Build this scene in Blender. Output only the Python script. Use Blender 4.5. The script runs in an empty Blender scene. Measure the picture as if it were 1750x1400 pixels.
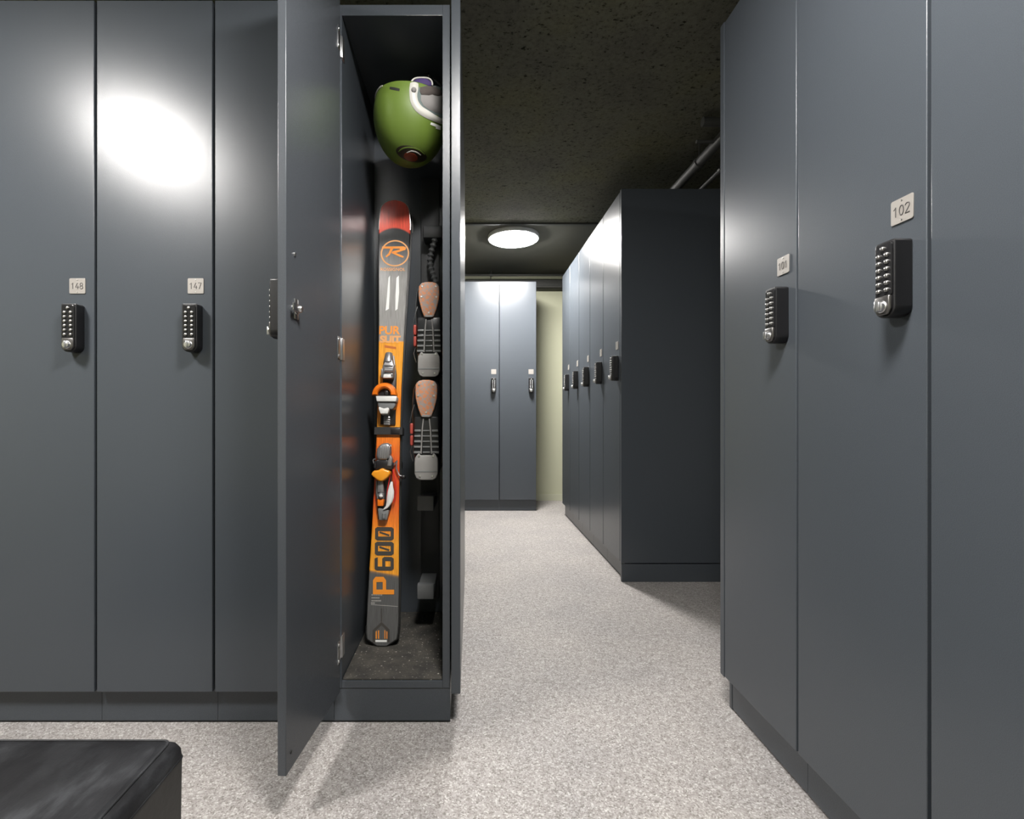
import bpy, bmesh, math, random
from mathutils import Vector, Matrix, Euler
from math import sin, cos, pi, radians, sqrt, atan2
random.seed(7)
S = bpy.context.scene
COL = S.collection
F, CX, CY, CAMZ = 853.0, 805.0, 703.0, 0.864      # pixels (1750 wide), vanishing point, eye height

# ------------------------------------------------------------------ materials
def mat(name, col=(.5, .5, .5), rough=.5, metal=0.0, spec=.5, bump=0.0, bscale=200.0, emit=0.0, coat=0.0, bdist=.001):
    m = bpy.data.materials.new(name); m.use_nodes = True
    nt = m.node_tree; b = nt.nodes['Principled BSDF']
    b.inputs['Base Color'].default_value = (*col, 1)
    b.inputs['Roughness'].default_value = rough
    b.inputs['Metallic'].default_value = metal
    b.inputs['Specular IOR Level'].default_value = spec
    b.inputs['Coat Weight'].default_value = coat
    if emit:
        b.inputs['Emission Color'].default_value = (*col, 1)
        b.inputs['Emission Strength'].default_value = emit
    if bump:
        tc = nt.nodes.new('ShaderNodeTexCoord'); n = nt.nodes.new('ShaderNodeTexNoise')
        n.inputs['Scale'].default_value = bscale; n.inputs['Detail'].default_value = 3
        bp = nt.nodes.new('ShaderNodeBump'); bp.inputs['Strength'].default_value = bump
        bp.inputs['Distance'].default_value = bdist
        nt.links.new(tc.outputs['Object'], n.inputs['Vector'])
        nt.links.new(n.outputs['Fac'], bp.inputs['Height'])
        nt.links.new(bp.outputs['Normal'], b.inputs['Normal'])
    return m

def ramp(nt, src, stops, interp='LINEAR'):
    r = nt.nodes.new('ShaderNodeValToRGB'); e = r.color_ramp
    e.interpolation = interp
    while len(e.elements) > 1: e.elements.remove(e.elements[-1])
    e.elements[0].position = stops[0][0]; e.elements[0].color = (*stops[0][1], 1)
    for p, c in stops[1:]:
        x = e.elements.new(p); x.color = (*c, 1)
    nt.links.new(src, r.inputs['Fac'])
    return r.outputs['Color']

def noise(nt, scale, detail=2.0, rough=.5, stretch=None, coord='Object'):
    tc = nt.nodes.new('ShaderNodeTexCoord'); n = nt.nodes.new('ShaderNodeTexNoise')
    n.inputs['Scale'].default_value = scale; n.inputs['Detail'].default_value = detail
    n.inputs['Roughness'].default_value = rough
    v = tc.outputs[coord]
    if stretch:
        mp = nt.nodes.new('ShaderNodeMapping'); mp.inputs['Scale'].default_value = stretch
        nt.links.new(v, mp.inputs['Vector']); v = mp.outputs['Vector']
    nt.links.new(v, n.inputs['Vector'])
    return n.outputs['Fac']

def mix(nt, fac, a, b, mode='MIX'):
    m = nt.nodes.new('ShaderNodeMix'); m.data_type = 'RGBA'; m.blend_type = mode
    for k, v in ((0, fac), (6, a), (7, b)):
        if isinstance(v, (int, float)): m.inputs[k].default_value = v
        elif isinstance(v, tuple): m.inputs[k].default_value = (*v, 1)
        else: nt.links.new(v, m.inputs[k])
    return m.outputs[2]

M = {}
# powder-coated anthracite sheet metal with a very fine orange-peel texture
def metal_paint(name, col, rough):
    m = mat(name, col, rough, spec=.43, bump=.2, bscale=520, bdist=.0009)
    nt = m.node_tree; b = nt.nodes['Principled BSDF']
    f = noise(nt, 900, 1)
    c = ramp(nt, f, [(.3, tuple(x*.86 for x in col)), (.7, tuple(x*1.14 for x in col))])
    nt.links.new(c, b.inputs['Base Color'])
    return m
M['paint'] = metal_paint('anthracite powder coat', (.051, .0585, .068), .28)
M['inner'] = metal_paint('anthracite inner paint', (.058, .064, .072), .24)
M['black'] = mat('black lock housing', (.006, .006, .007), .42, bump=.1, bscale=900)
M['gloss_black'] = mat('gloss black face', (.012, .012, .013), .22)
M['chrome'] = mat('chrome', (.75, .75, .76), .30, 1.0)
M['nickel'] = mat('nickel button', (.50, .49, .48), .34, 1.0)
M['gunmetal'] = mat('gunmetal', (.16, .155, .15), .35, .9)
M['plate'] = mat('pale number plate', (.29, .272, .25), .42, .25, bump=.05, bscale=700)
M['ink'] = mat('plate ink', (.05, .045, .045), .5)
M['rubber'] = mat('black rubber', (.013, .013, .013), .7)
M['trim'] = mat('dark trim', (.045, .046, .042), .6)

def floor_mat():
    m = mat('speckled stone carpet', (.5, .48, .46), .62, spec=.3, bump=.35, bscale=420, bdist=.002)
    nt = m.node_tree; b = nt.nodes['Principled BSDF']
    tc = nt.nodes.new('ShaderNodeTexCoord')
    v = nt.nodes.new('ShaderNodeTexVoronoi'); v.inputs['Scale'].default_value = 300
    nt.links.new(tc.outputs['Object'], v.inputs['Vector'])
    sep = nt.nodes.new('ShaderNodeSeparateColor'); nt.links.new(v.outputs['Color'], sep.inputs['Color'])
    c1 = ramp(nt, sep.outputs[0], [(0, (.155, .142, .134)), (.2, (.235, .222, .213)), (.5, (.282, .268, .258)), (.82, (.33, .316, .306)), (1, (.46, .445, .435))])
    f2 = noise(nt, 60, 4, .6)
    c2 = ramp(nt, f2, [(.35, (.82, .81, .80)), (.65, (1.08, 1.08, 1.08))])
    f3 = noise(nt, 3.0, 3, .55)
    c3 = ramp(nt, f3, [(.35, (.92, .92, .93)), (.65, (1.05, 1.04, 1.03))])
    nt.links.new(mix(nt, 1.0, mix(nt, 1.0, c1, c2, 'MULTIPLY'), c3, 'MULTIPLY'), b.inputs['Base Color'])
    return m
M['floor'] = floor_mat()

def ceiling_mat():
    m = mat('raw wood-wool ceiling board', (.2, .2, .16), .95, spec=.15, bump=.6, bscale=110, bdist=.004)
    nt = m.node_tree; b = nt.nodes['Principled BSDF']
    a = ramp(nt, noise(nt, 75, 4, .65), [(.30, (.025, .025, .018)), (.40, (.105, .105, .086)), (.62, (.135, .135, .108))])
    c = ramp(nt, noise(nt, 34, 5, .7, (1, 1.6, 1)), [(.345, (.10, .10, .08)), (.41, (1, 1, 1))])
    d = ramp(nt, noise(nt, 2.2, 3, .6), [(.3, (.80, .78, .82)), (.5, (1, 1, .95)), (.72, (1.12, 1.1, .86))])
    nt.links.new(mix(nt, 1.0, mix(nt, 1.0, a, c, 'MULTIPLY'), d, 'MULTIPLY'), b.inputs['Base Color'])
    return m
M['ceiling'] = ceiling_mat()
M['ceiling_smooth'] = mat('smooth ceiling paint', (.12, .12, .10), .85, spec=.2, bump=.15, bscale=60)
M['wall'] = mat('sage green wall paint', (.42, .425, .31), .75, spec=.25, bump=.12, bscale=160)
M['wall_dark'] = mat('grey wall paint', (.10, .10, .10), .8, spec=.25, bump=.12, bscale=160)
M['baseboard'] = mat('sage skirting paint', (.42, .425, .32), .6, bump=.05, bscale=160)
M['lamp'] = mat('lamp diffuser', (1.0, .97, .935), .4, emit=240.0)
M['lamp_corridor'] = mat('corridor lamp diffuser', (1.0, .97, .935), .4, emit=320.0)
M['lamp_dim'] = mat('dimmer lamp diffuser', (1.0, .97, .935), .4, emit=190.0)
M['lamp_ring'] = mat('lamp ring', (.75, .75, .74), .4)

def leather_mat():
    m = mat('black leather', (.02, .02, .022), .5, spec=.2)
    nt = m.node_tree; b = nt.nodes['Principled BSDF']
    c = ramp(nt, noise(nt, 14, 5, .65, (1.0, .45, 1)), [(.35, (.006, .006, .007)), (.52, (.013, .0135, .015)), (.70, (.042, .044, .048))])
    nt.links.new(c, b.inputs['Base Color'])
    r = ramp(nt, noise(nt, 20, 4, .6), [(.3, (.46,)*3), (.7, (.66,)*3)])
    nt.links.new(r, b.inputs['Roughness'])
    bp = nt.nodes.new('ShaderNodeBump'); bp.inputs['Strength'].default_value = .45; bp.inputs['Distance'].default_value = .004
    nt.links.new(noise(nt, 22, 6, .7, (1, .5, 1)), bp.inputs['Height']); nt.links.new(bp.outputs['Normal'], b.inputs['Normal'])
    return m
M['leather'] = leather_mat()
M['leather_side'] = mat('black leather side', (.014, .0135, .012), .5, bump=.3, bscale=60, bdist=.002)

def mat_mat():
    m = mat('speckled rubber mat', (.02, .02, .018), .8, bump=.5, bscale=300, bdist=.002)
    nt = m.node_tree; b = nt.nodes['Principled BSDF']
    a = ramp(nt, noise(nt, 130, 2, .6), [(.55, (.040, .038, .034)), (.66, (.06, .057, .05)), (.74, (.42, .41, .38))])
    c = ramp(nt, noise(nt, 18, 4, .6), [(.35, (.6, .6, .6)), (.7, (1.5, 1.45, 1.35))])
    nt.links.new(mix(nt, 1.0, a, c, 'MULTIPLY'), b.inputs['Base Color'])
    return m
M['mat'] = mat_mat()

# ------------------------------------------------------------------ mesh builder
class MB:
    def __init__(self): self.bm = bmesh.new(); self.smooth_from = 0
    def _join(self, t, mi=0):
        me = bpy.data.meshes.new('t')
        for f in t.faces: f.material_index = mi
        t.to_mesh(me); t.free(); self.bm.from_mesh(me); bpy.data.meshes.remove(me)
    def box(self, x0, x1, y0, y1, z0, z1, bev=0.0, seg=2, mi=0, xf=None):
        t = bmesh.new(); bmesh.ops.create_cube(t, size=1)
        for v in t.verts:
            v.co = Vector(((x0+x1)/2+v.co.x*(x1-x0), (y0+y1)/2+v.co.y*(y1-y0), (z0+z1)/2+v.co.z*(z1-z0)))
        if bev: bmesh.ops.bevel(t, geom=t.edges[:], offset=bev, segments=seg, affect='EDGES', profile=.5)
        if xf is not None: bmesh.ops.transform(t, matrix=xf, verts=t.verts[:])
        self._join(t, mi); return self
    def prism(self, pts, d0, d1, axis='y', bev=0.0, seg=2, mi=0):
        """closed 2D outline (a, b) extruded from d0 to d1: axis y -> outline in x,z"""
        t = bmesh.new()
        def P(a, b, d): return {'y': (a, d, b), 'x': (d, a, b), 'z': (a, b, d)}[axis]
        n = len(pts)
        v0 = [t.verts.new(P(a, b, d0)) for a, b in pts]; v1 = [t.verts.new(P(a, b, d1)) for a, b in pts]
        t.faces.new(v0); t.faces.new(v1[::-1])
        for i in range(n): t.faces.new((v0[(i+1) % n], v0[i], v1[i], v1[(i+1) % n]))
        bmesh.ops.recalc_face_normals(t, faces=t.faces[:])
        if bev:
            es = [e for e in t.edges if e.calc_face_angle(0) > .6]
            bmesh.ops.bevel(t, geom=es, offset=bev, segments=seg, affect='EDGES', profile=.5)
        self._join(t, mi); return self
    def loft(self, rings, caps=True, closed=False, mi=0):
        t = bmesh.new()
        vs = [[t.verts.new(p) for p in r] for r in rings]
        n = len(vs[0]); R = range(len(vs) if closed else len(vs)-1)
        for i in R:
            a, b = vs[i], vs[(i+1) % len(vs)]
            for k in range(n): t.faces.new((a[k], a[(k+1) % n], b[(k+1) % n], b[k]))
        if caps and not closed: t.faces.new(vs[0][::-1]); t.faces.new(vs[-1])
        bmesh.ops.recalc_face_normals(t, faces=t.faces[:])
        self._join(t, mi); return self
    def cyl(self, p0, p1, r0, r1=None, seg=20, bev=0.0, mi=0):
        r1 = r0 if r1 is None else r1
        p0, p1 = Vector(p0), Vector(p1); d = (p1-p0).normalized()
        u = d.orthogonal().normalized(); w = d.cross(u)
        def ring(c, r): return [c+(u*cos(2*pi*k/seg)+w*sin(2*pi*k/seg))*r for k in range(seg)]
        if bev:
            L = [ring(p0, r0-bev), ring(p0+d*bev*.3, r0-bev*.3), ring(p0+d*bev, r0), ring(p1-d*bev, r1), ring(p1-d*bev*.3, r1-bev*.3), ring(p1, r1-bev)]
        else: L = [ring(p0, r0), ring(p1, r1)]
        return self.loft(L, mi=mi)
    def tube(self, path, r, seg=10, closed=False, mi=0):
        P = [Vector(p) for p in path]; n = len(P); rings = []; u = None
        for i, p in enumerate(P):
            a = P[(i-1) % n] if (closed or i) else p; b = P[(i+1) % n] if (closed or i < n-1) else p
            d = (b-a).normalized()
            u = d.orthogonal().normalized() if u is None else (u-d*u.dot(d)).normalized()
            w = d.cross(u); rr = r[i] if isinstance(r, (list, tuple)) else r
            rings.append([p+(u*cos(2*pi*k/seg)+w*sin(2*pi*k/seg))*rr for k in range(seg)])
        return self.loft(rings, closed=closed, mi=mi)
    def lathe(self, prof, axis='z', c=(0, 0, 0), seg=40, mi=0):
        t = bmesh.new(); c = Vector(c); rows = []
        for r, h in prof:
            row = []
            for k in range(seg):
                a = 2*pi*k/seg
                q = {'z': (r*cos(a), r*sin(a), h), 'y': (r*cos(a), h, r*sin(a)), 'x': (h, r*cos(a), r*sin(a))}[axis]
                row.append(t.verts.new(c+Vector(q)))
            rows.append(row)
        for i in range(len(rows)-1):
            for k in range(seg): t.faces.new((rows[i][k], rows[i][(k+1) % seg], rows[i+1][(k+1) % seg], rows[i+1][k]))
        t.faces.new(rows[0][::-1]); t.faces.new(rows[-1])
        bmesh.ops.remove_doubles(t, verts=t.verts[:], dist=1e-6)
        bmesh.ops.recalc_face_normals(t, faces=t.faces[:])
        self._join(t, mi); return self
    def ellipsoid(self, c, r, seg=28, rings=16, mi=0, rot=None):
        t = bmesh.new(); bmesh.ops.create_uvsphere(t, u_segments=seg, v_segments=rings, radius=1)
        mtx = Matrix.Translation(c) @ (rot.to_matrix().to_4x4() if rot else Matrix()) @ Matrix.Diagonal((*r, 1))
        bmesh.ops.transform(t, matrix=mtx, verts=t.verts[:]); self._join(t, mi); return self
    def build(self, name, mats, parent=None, smooth=True, ang=38, flat=.0):
        me = bpy.data.meshes.new(name); self.bm.to_mesh(me); self.bm.free()
        for m in (mats if isinstance(mats, (list, tuple)) else [mats]): me.materials.append(M[m] if isinstance(m, str) else m)
        if smooth:
            for p in me.polygons: p.use_smooth = True
            me.set_sharp_from_angle(angle=radians(ang))
            if flat:                                    # big sheet faces stay perfectly flat between their rounded edges
                for p in me.polygons:
                    if p.area > flat: p.use_smooth = False
        o = bpy.data.objects.new(name, me); COL.objects.link(o)
        if parent: o.parent = parent
        return o

def thing(name, label, cat, loc=(0, 0, 0), rotz=0, group=None):
    o = bpy.data.objects.new(name, None); COL.objects.link(o); o.empty_display_size = .05
    o.location = loc; o.rotation_euler = (0, 0, rotz); tag(o, label, cat, group); return o
def tag(o, label, cat, group=None):
    o['label'] = label; o['category'] = cat
    if group: o['group'] = group
    return o
def struct(o): o['kind'] = 'structure'; return o
def dup(root, loc, rotz, label, group=None):
    r = root.copy(); COL.objects.link(r); r.location = loc; r.rotation_euler = (0, 0, rotz); r['label'] = label
    if group: r['group'] = group
    for ch in root.children:
        c = ch.copy(); COL.objects.link(c); c.parent = r
        for g in ch.children:
            d = g.copy(); COL.objects.link(d); d.parent = c
    return r

def text_mesh(name, body, size, material, parent, mtx, ext=.0003, sx=1.0, spacing=1.0, bold=0.0):
    cu = bpy.data.curves.new(name, 'FONT'); cu.body = body; cu.size = size; cu.extrude = ext
    cu.align_x = 'CENTER'; cu.align_y = 'CENTER'; cu.space_character = spacing; cu.offset = bold
    t = bpy.data.objects.new('t', cu); COL.objects.link(t)
    dg = bpy.context.evaluated_depsgraph_get(); me = bpy.data.meshes.new_from_object(t.evaluated_get(dg))
    bpy.data.objects.remove(t); bpy.data.curves.remove(cu)
    # centre on its real bounds, then place
    xs = [v.co.x for v in me.vertices]; ys = [v.co.y for v in me.vertices]
    c = Vector(((min(xs)+max(xs))/2, (min(ys)+max(ys))/2, 0))
    for v in me.vertices: v.co -= c; v.co.x *= sx
    me.transform(mtx); me.name = name; me.materials.clear(); me.materials.append(M[material])
    o = bpy.data.objects.new(name, me); COL.objects.link(o); o.parent = parent
    return o
FRONT = Matrix.Rotation(pi/2, 4, 'X')           # text lying in XY -> standing in XZ facing -Y

# ------------------------------------------------------------------ locker dimensions
W, D, PZ, TOPZ = .322, .495, .0975, 1.990
LX, LZ, NZ = W/2-.049, 1.087, 1.205            # lock and plate positions on a door
FR = .021

def lock_parts(root):
    """push-button combination lock, front towards -y"""
    w, h = .0205, .0645
    def outline(w, h, rb, rt):
        p = []
        for (cx_, cz_, a0, r) in ((w-rt, h-rt, 0, rt), (-w+rt, h-rt, 90, rt), (-w+rb, -h+rb, 180, rb), (w-rb, -h+rb, 270, rb)):
            for k in range(7):
                a = radians(a0+15*k); p.append((cx_+r*cos(a), cz_+r*sin(a)))
        return p
    o = MB(); o.prism([(x+LX, z+LZ) for x, z in outline(w, h, .017, .005)], -.030, 0, bev=.002)
    body = o.build('combination_lock', 'black', root, flat=.0006)
    f = MB(); f.prism([(x+LX, z+LZ+.016) for x, z in outline(.0165, .0445, .003, .006)], -.0325, -.029, bev=.001)
    f.build('keypad_face', 'gloss_black', body, flat=.0003)
    for i in range(7):
        for sx in ((0,) if i == 0 else (-1, 1)):
            b = MB(); x, z = LX+sx*.0082, LZ+.052-.0118*i
            b.lathe([(.0001, -.0368), (.0022, -.0366), (.0035, -.0355), (.0038, -.034), (.0038, -.032)], 'y', (x, 0, z), 16)
            b.build('button', 'nickel', body)
    k = MB()
    k.prism([(LX-.0155, LZ-.028), (LX+.0155, LZ-.028), (LX+.0165, LZ-.050), (LX+.010, LZ-.0605), (LX-.010, LZ-.0605), (LX-.0165, LZ-.050)], -.036, -.029, bev=.003, seg=3)
    k.build('knob_housing', 'gunmetal', body)
    k = MB(); k.lathe([(.0001, -.0435), (.006, -.0433), (.0085, -.042), (.0092, -.040), (.0092, -.037), (.0105, -.036), (.0105, -.034)], 'y', (LX, 0, LZ-.046), 28)
    k.box(LX-.0028, LX+.0028, -.0465, -.042, LZ-.055, LZ-.037, .0015)
    k.build('turn_knob', 'chrome', body)
    return body

def plate_part(root, number=None):
    p = MB()
    pts = []
    w, h, r = .0218, .021, .003
    for (cx_, cz_, a0) in ((w-r, h-r, 0), (-w+r, h-r, 90), (-w+r, -h+r, 180), (w-r, -h+r, 270)):
        for k in range(5): a = radians(a0+22.5*k); pts.append((LX+.001+cx_+r*cos(a), NZ+cz_+r*sin(a)))
    p.prism(pts, -.002, 0, bev=.0005)
    pl = p.build('number_plate', 'plate', root, flat=.0004)
    for s in (-1, 1):
        b = MB(); b.lathe([(.0001, -.0030), (.0014, -.0028), (.0018, -.0018)], 'y', (LX+.001, 0, NZ+s*.0165), 12); b.build('rivet', 'nickel', pl)
    if number: number_part(pl, number)
    return pl
DIG = {
 '0': [[(.275+.245*sin(2*pi*k/20), .5-.5*cos(2*pi*k/20)) for k in range(21)]],
 '1': [[(.02, .76), (.27, 1.0), (.27, 0)]],
 '2': [[(.03, .80), (.08, .92), (.20, .995), (.34, .995), (.47, .92), (.52, .78), (.49, .64), (.40, .50), (.22, .27), (.03, .0), (.54, .0)]],
 '4': [[(.33, 1.0), (.02, .28), (.54, .28)], [(.40, .55), (.40, 0)]],
 '7': [[(.02, 1.0), (.52, 1.0), (.19, 0)]],
 '8': [[(.275+.205*sin(2*pi*k/18), .75-.25*cos(2*pi*k/18)) for k in range(19)], [(.275+.245*sin(2*pi*k/18), .26-.26*cos(2*pi*k/18)) for k in range(19)]]}
def number_part(pl, number):
    b = MB(); h = .0165; adv = .0115
    x0 = LX+.001-(adv*3-.0045)/2-(.0012 if number[0] == '1' else 0)
    for i, ch in enumerate(number):
        for st_ in DIG[ch]: b.tube([(x0+adv*i+x*h, -.0020, NZ-h/2+z*h) for x, z in st_], .00095, 6)
    b.build('number', 'ink', pl)

def locker_body(root, name='body'):
    b = MB(); h = W/2-.0006; z0, z1 = PZ, TOPZ
    b.box(-h, -h+FR, .022, D, z0, z1, .001); b.box(h-FR, h, .022, D, z0, z1, .001)
    b.box(-h+FR, h-FR, .022, D, z1-.030, z1, .001); b.box(-h+FR, h-FR, .022, D, z0, z0+.0195, .001)
    b.box(-h+FR, h-FR, D-.008, D, z0+.0195, z1-.030)
    return b.build(name, 'paint', root, flat=.004)
def plinth_part(root):
    p = MB(); h = W/2-.0001
    p.box(-h, h, .024, D, .006, PZ-.0003, .0012)
    p.box(-h, h, .030, D-.006, 0, .006)
    return p.build('plinth', 'paint', root, flat=.004)
def door_part(root):
    d = MB(); h = W/2-.0034
    d.box(-h, h, 0, .019, PZ+.001, TOPZ-.006, .0016, 3)
    return d.build('door', 'paint', root, flat=.012)

def make_locker(label, loc, rotz, group, number=None):
    t = thing('ski_locker', label, 'locker', loc, rotz, group)
    locker_body(t); plinth_part(t); door_part(t)
    for c in list(t.children): pass
    plate_part(t, number); lock_parts(t)
    return t
def set_number(t, number):
    for c in t.children:
        if c.name.startswith('number_plate'): number_part(c, number)

# ------------------------------------------------------------------ setting
def flat(name, x0, x1, y0, y1, z0, z1, m):
    b = MB(); b.box(x0, x1, y0, y1, z0, z1); return struct(b.build(name, m, smooth=False))
CEIL = 2.180
YB, YF, XL, XR = 4.83, -1.7, -3.0, 2.6
flat('floor', XL-.1, XR+.1, YF-.1, YB+.1, -.1, 0, 'floor')
flat('ceiling', XL-.1, XR+.1, YF-.1, 3.48, CEIL, CEIL+.1, 'ceiling')
flat('trim_1', XL, XR, 3.48, 3.505, CEIL-.012, CEIL+.05, 'trim')
flat('ceiling_far', XL-.1, XR+.1, 3.505, YB+.1, CEIL-.004, CEIL+.1, 'ceiling_smooth')
flat('wall_back', XL-.1, XR+.1, YB, YB+.1, 0, CEIL, 'wall')
flat('wall_left', XL-.1, XL, YF, YB, 0, CEIL, 'wall')
flat('wall_right', XR, XR+.1, YF, YB, 0, CEIL, 'wall_dark')
flat('wall_front', XL-.1, XR+.1, YF-.1, YF, 0, CEIL, 'wall')
flat('baseboard_back', XL, XR, YB-.014, YB, 0, .062, 'baseboard')

# ------------------------------------------------------------------ lockers, left row (doors face the camera)
YL = 1.360
XR0 = -.0575
GL = 'lockers in the row with the open locker'
l148 = make_locker('closed dark grey locker 148, cut off by the picture edge above the bench', (XR0-W*3.5, YL, 0), 0, GL)
l147 = dup(l148, (XR0-W*2.5, YL, 0), 0, 'closed dark grey locker 147 under the strongest white glare', GL)
lhid = dup(l148, (XR0-W*1.5, YL, 0), 0, 'closed dark grey locker between number 147 and the open door', GL)

# the open locker
lo = thing('ski_locker', 'open dark grey locker holding skis, boots and a green helmet', 'locker', (XR0-W*.5, YL, 0), 0, GL)
b_open = locker_body(lo); b_open.data.materials[0] = M['paint']
plinth_part(lo)
hinge = Vector((-W/2+.004, .000, 0))
OPEN = Matrix.Translation(hinge) @ Matrix.Rotation(radians(-95.6), 4, 'Z') @ Matrix.Translation(-hinge)
def swing(o): o.matrix_local = OPEN @ o.matrix_local
dopen = door_part(lo); dopen.data.materials[0] = M['inner']; swing(dopen)
pl_ = plate_part(lo); swing(pl_); lk_ = lock_parts(lo); swing(lk_)
# latch and fixing screw on the inside of the open door
k = MB(); k.lathe([(.0001, .034), (.006, .034), (.0075, .032), (.0075, .024), (.012, .023), (.012, .019)], 'y', (LX, 0, LZ), 24)
k.box(LX-.004, LX+.034, .027, .030, LZ-.008, LZ+.008, .001); k.box(LX-.009, LX+.009, .019, .0215, LZ-.022, LZ+.022, .001)
lt = k.build('latch', 'chrome', lo); swing(lt)
k = MB(); k.lathe([(.0001, .022), (.004, .0215), (.0045, .019)], 'y', (LX+.006, 0, NZ), 14); sc = k.build('screw', 'chrome', lo); swing(sc)
k = MB(); k.lathe([(.0001, .0205), (.0035, .0203), (.004, .019)], 'y', (W/2-.026, 0, .135), 14); sb = k.build('stop_buffer', 'rubber', lo); swing(sb)
# three hinges at the left edge of the opening
for hz in (1.873, 1.036, .212):
    h = MB(); x = -W/2
    h.cyl((x+.0155, .016, hz-.033), (x+.0155, .016, hz+.033), .0042, seg=14, bev=.001)
    h.box(x+.0155, x+.0205, .0175, .0215, hz-.030, hz+.030, .0008)
    h.box(x+.0228-.002, x+.0228+.001, .020, .046, hz-.030, hz+.030, .0008)
    for s in (-1, 1):
        h.ellipsoid((x+.0152, .000, hz+s*.018), (.0026, .0035, .0035), 10, 8)
        h.box(x+.013, x+.0165, -.036, .014, hz+s*.024-.004, hz+s*.024+.004, .0008)
    h.box(x+.008, x+.022, .019, .0205, hz-.030, hz+.030, .0006, xf=OPEN)      # leaf screwed to the door
    for zz in (-.022, .022): h.ellipsoid(OPEN @ Vector((x+.017, .0205, hz+zz)), (.003, .004, .004), 10, 8)
    h.build('hinge', 'chrome', lo)
fm = MB(); fm.box(-W/2+FR+.002, W/2-FR-.002, .026, D-.009, PZ+.0195, PZ+.0245, .001); fm.build('floor_mat', 'mat', lo)
hk = MB()
hk.tube([(.075, .262, TOPZ-.030), (.075, .262, TOPZ-.050), (.078, .255, TOPZ-.060), (.082, .246, TOPZ-.056), (.083, .243, TOPZ-.046)], .0022, 8)
hk.cyl((.075, .262, TOPZ-.0345), (.075, .262, TOPZ-.030), .009, seg=16)
hk.build('hook', 'gunmetal', lo)
# end panel closing the row, one on each locker of the back-to-back pair
def end_panel_part(root, side):
    e = MB(); x = side*(W/2+.0035+.0125); e.box(x-.0125, x+.0125, 0, .4972, PZ-.004, TOPZ, .0012)
    e.cyl((side*(W/2-.004), .25, .5), (x, .25, .5), .006, seg=12); e.cyl((side*(W/2-.004), .25, 1.5), (x, .25, 1.5), .006, seg=12)
    o = e.build('end_panel', 'paint', root, flat=.012); return o
end_panel_part(lo, 1)
lback = dup(l148, (XR0-W*.5, YL+.995, 0), pi, 'dark grey locker standing back to back with the open locker', 'lockers behind the open locker')
end_panel_part(lback, -1)

set_number(l148, '148'); set_number(l147, '147')

# ------------------------------------------------------------------ right row (doors face the corridor)
XW, YR = .731, 1.441
GR = 'lockers in the row with numbers 101 and 102'
lr = []
for i, (lab, num) in enumerate((('closed dark grey locker 101 at the end of its row, beside the aisle', '101'), ('closed dark grey locker 102 with a large black keypad lock', '102'),
        ('closed dark grey locker beside number 102, cut by the picture edge', None))):
    t = dup(lhid, (XW, YR-W*(i+.5), 0), -pi/2, lab, GR); lr.append(t)
    if num: set_number(t, num)
def side_panel(label, x, y, depth, plinth_inset):
    e = MB(); e.box(0, depth, -.011, .011, PZ-.002, TOPZ, .0015)
    e.box(plinth_inset, depth, -.010, .006, 0, PZ-.0075, .001)
    e = e.build('end_panel', 'paint', flat=.012); e.location = (x, y, 0); tag(e, label, 'panel'); return e
e1 = side_panel('narrow dark grey end panel edge beside locker 101', XW, YR+.0125, D, .024)

# ------------------------------------------------------------------ middle row along the corridor
XM, YM = .760, 2.548
GM = 'lockers along the corridor'
names = ['corridor locker next to the big dark end panel', 'corridor locker second from the big dark end panel', 'corridor locker in the middle of the row of five',
         'corridor locker second from the green wall', 'corridor locker closest to the green wall']
for i, n in enumerate(names): dup(lhid, (XM, YM+W*(i+.5), 0), -pi/2, 'closed dark grey '+n, GM)
e2 = side_panel('large dark grey end panel of the corridor row, facing the side aisle', XM, YM-.0125, .62, .002)

# ------------------------------------------------------------------ far lockers at the end of the corridor
YFAR = 4.310
xe = (917-CX)*YFAR/F
GF = 'lockers at the end of the corridor'
dup(lhid, (xe-W*.5, YFAR, 0), 0, 'closed grey locker at the corridor end, beside the bare green wall strip', GF)
dup(lhid, (xe-W*1.5, YFAR, 0), 0, 'closed grey locker at the corridor end, half hidden by the open row end panel', GF)

# ------------------------------------------------------------------ lamps, pipes
def lamp(label, x, y, m='lamp'):
    t = thing('ceiling_lamp', label, 'lamp', (x, y, CEIL-(.0041 if y > 3.5 else 0)), 0, 'round ceiling lamps')
    r = MB(); r.lathe([(.05, 0), (.186, 0), (.190, -.006), (.190, -.028), (.186, -.032), (.181, -.032), (.181, -.010), (.05, -.010)], 'z', seg=72); r.build('housing_ring', 'lamp_ring', t)
    d = MB(); d.lathe([(.0001, -.043), (.10, -.0425), (.150, -.041), (.172, -.038), (.180, -.033), (.180, -.012), (.0001, -.011)], 'z', seg=72); d.build('diffuser', m, t)
    return t
lamp('glowing round ceiling lamp over the corridor', .316, 3.72, 'lamp_corridor')
lamp('round ceiling lamp mirrored as a white glare in lockers 147 and 148', -1.51, .34)
lamp('round ceiling lamp above the camera, in front of the open locker', .14, .48, 'lamp_dim')

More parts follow.
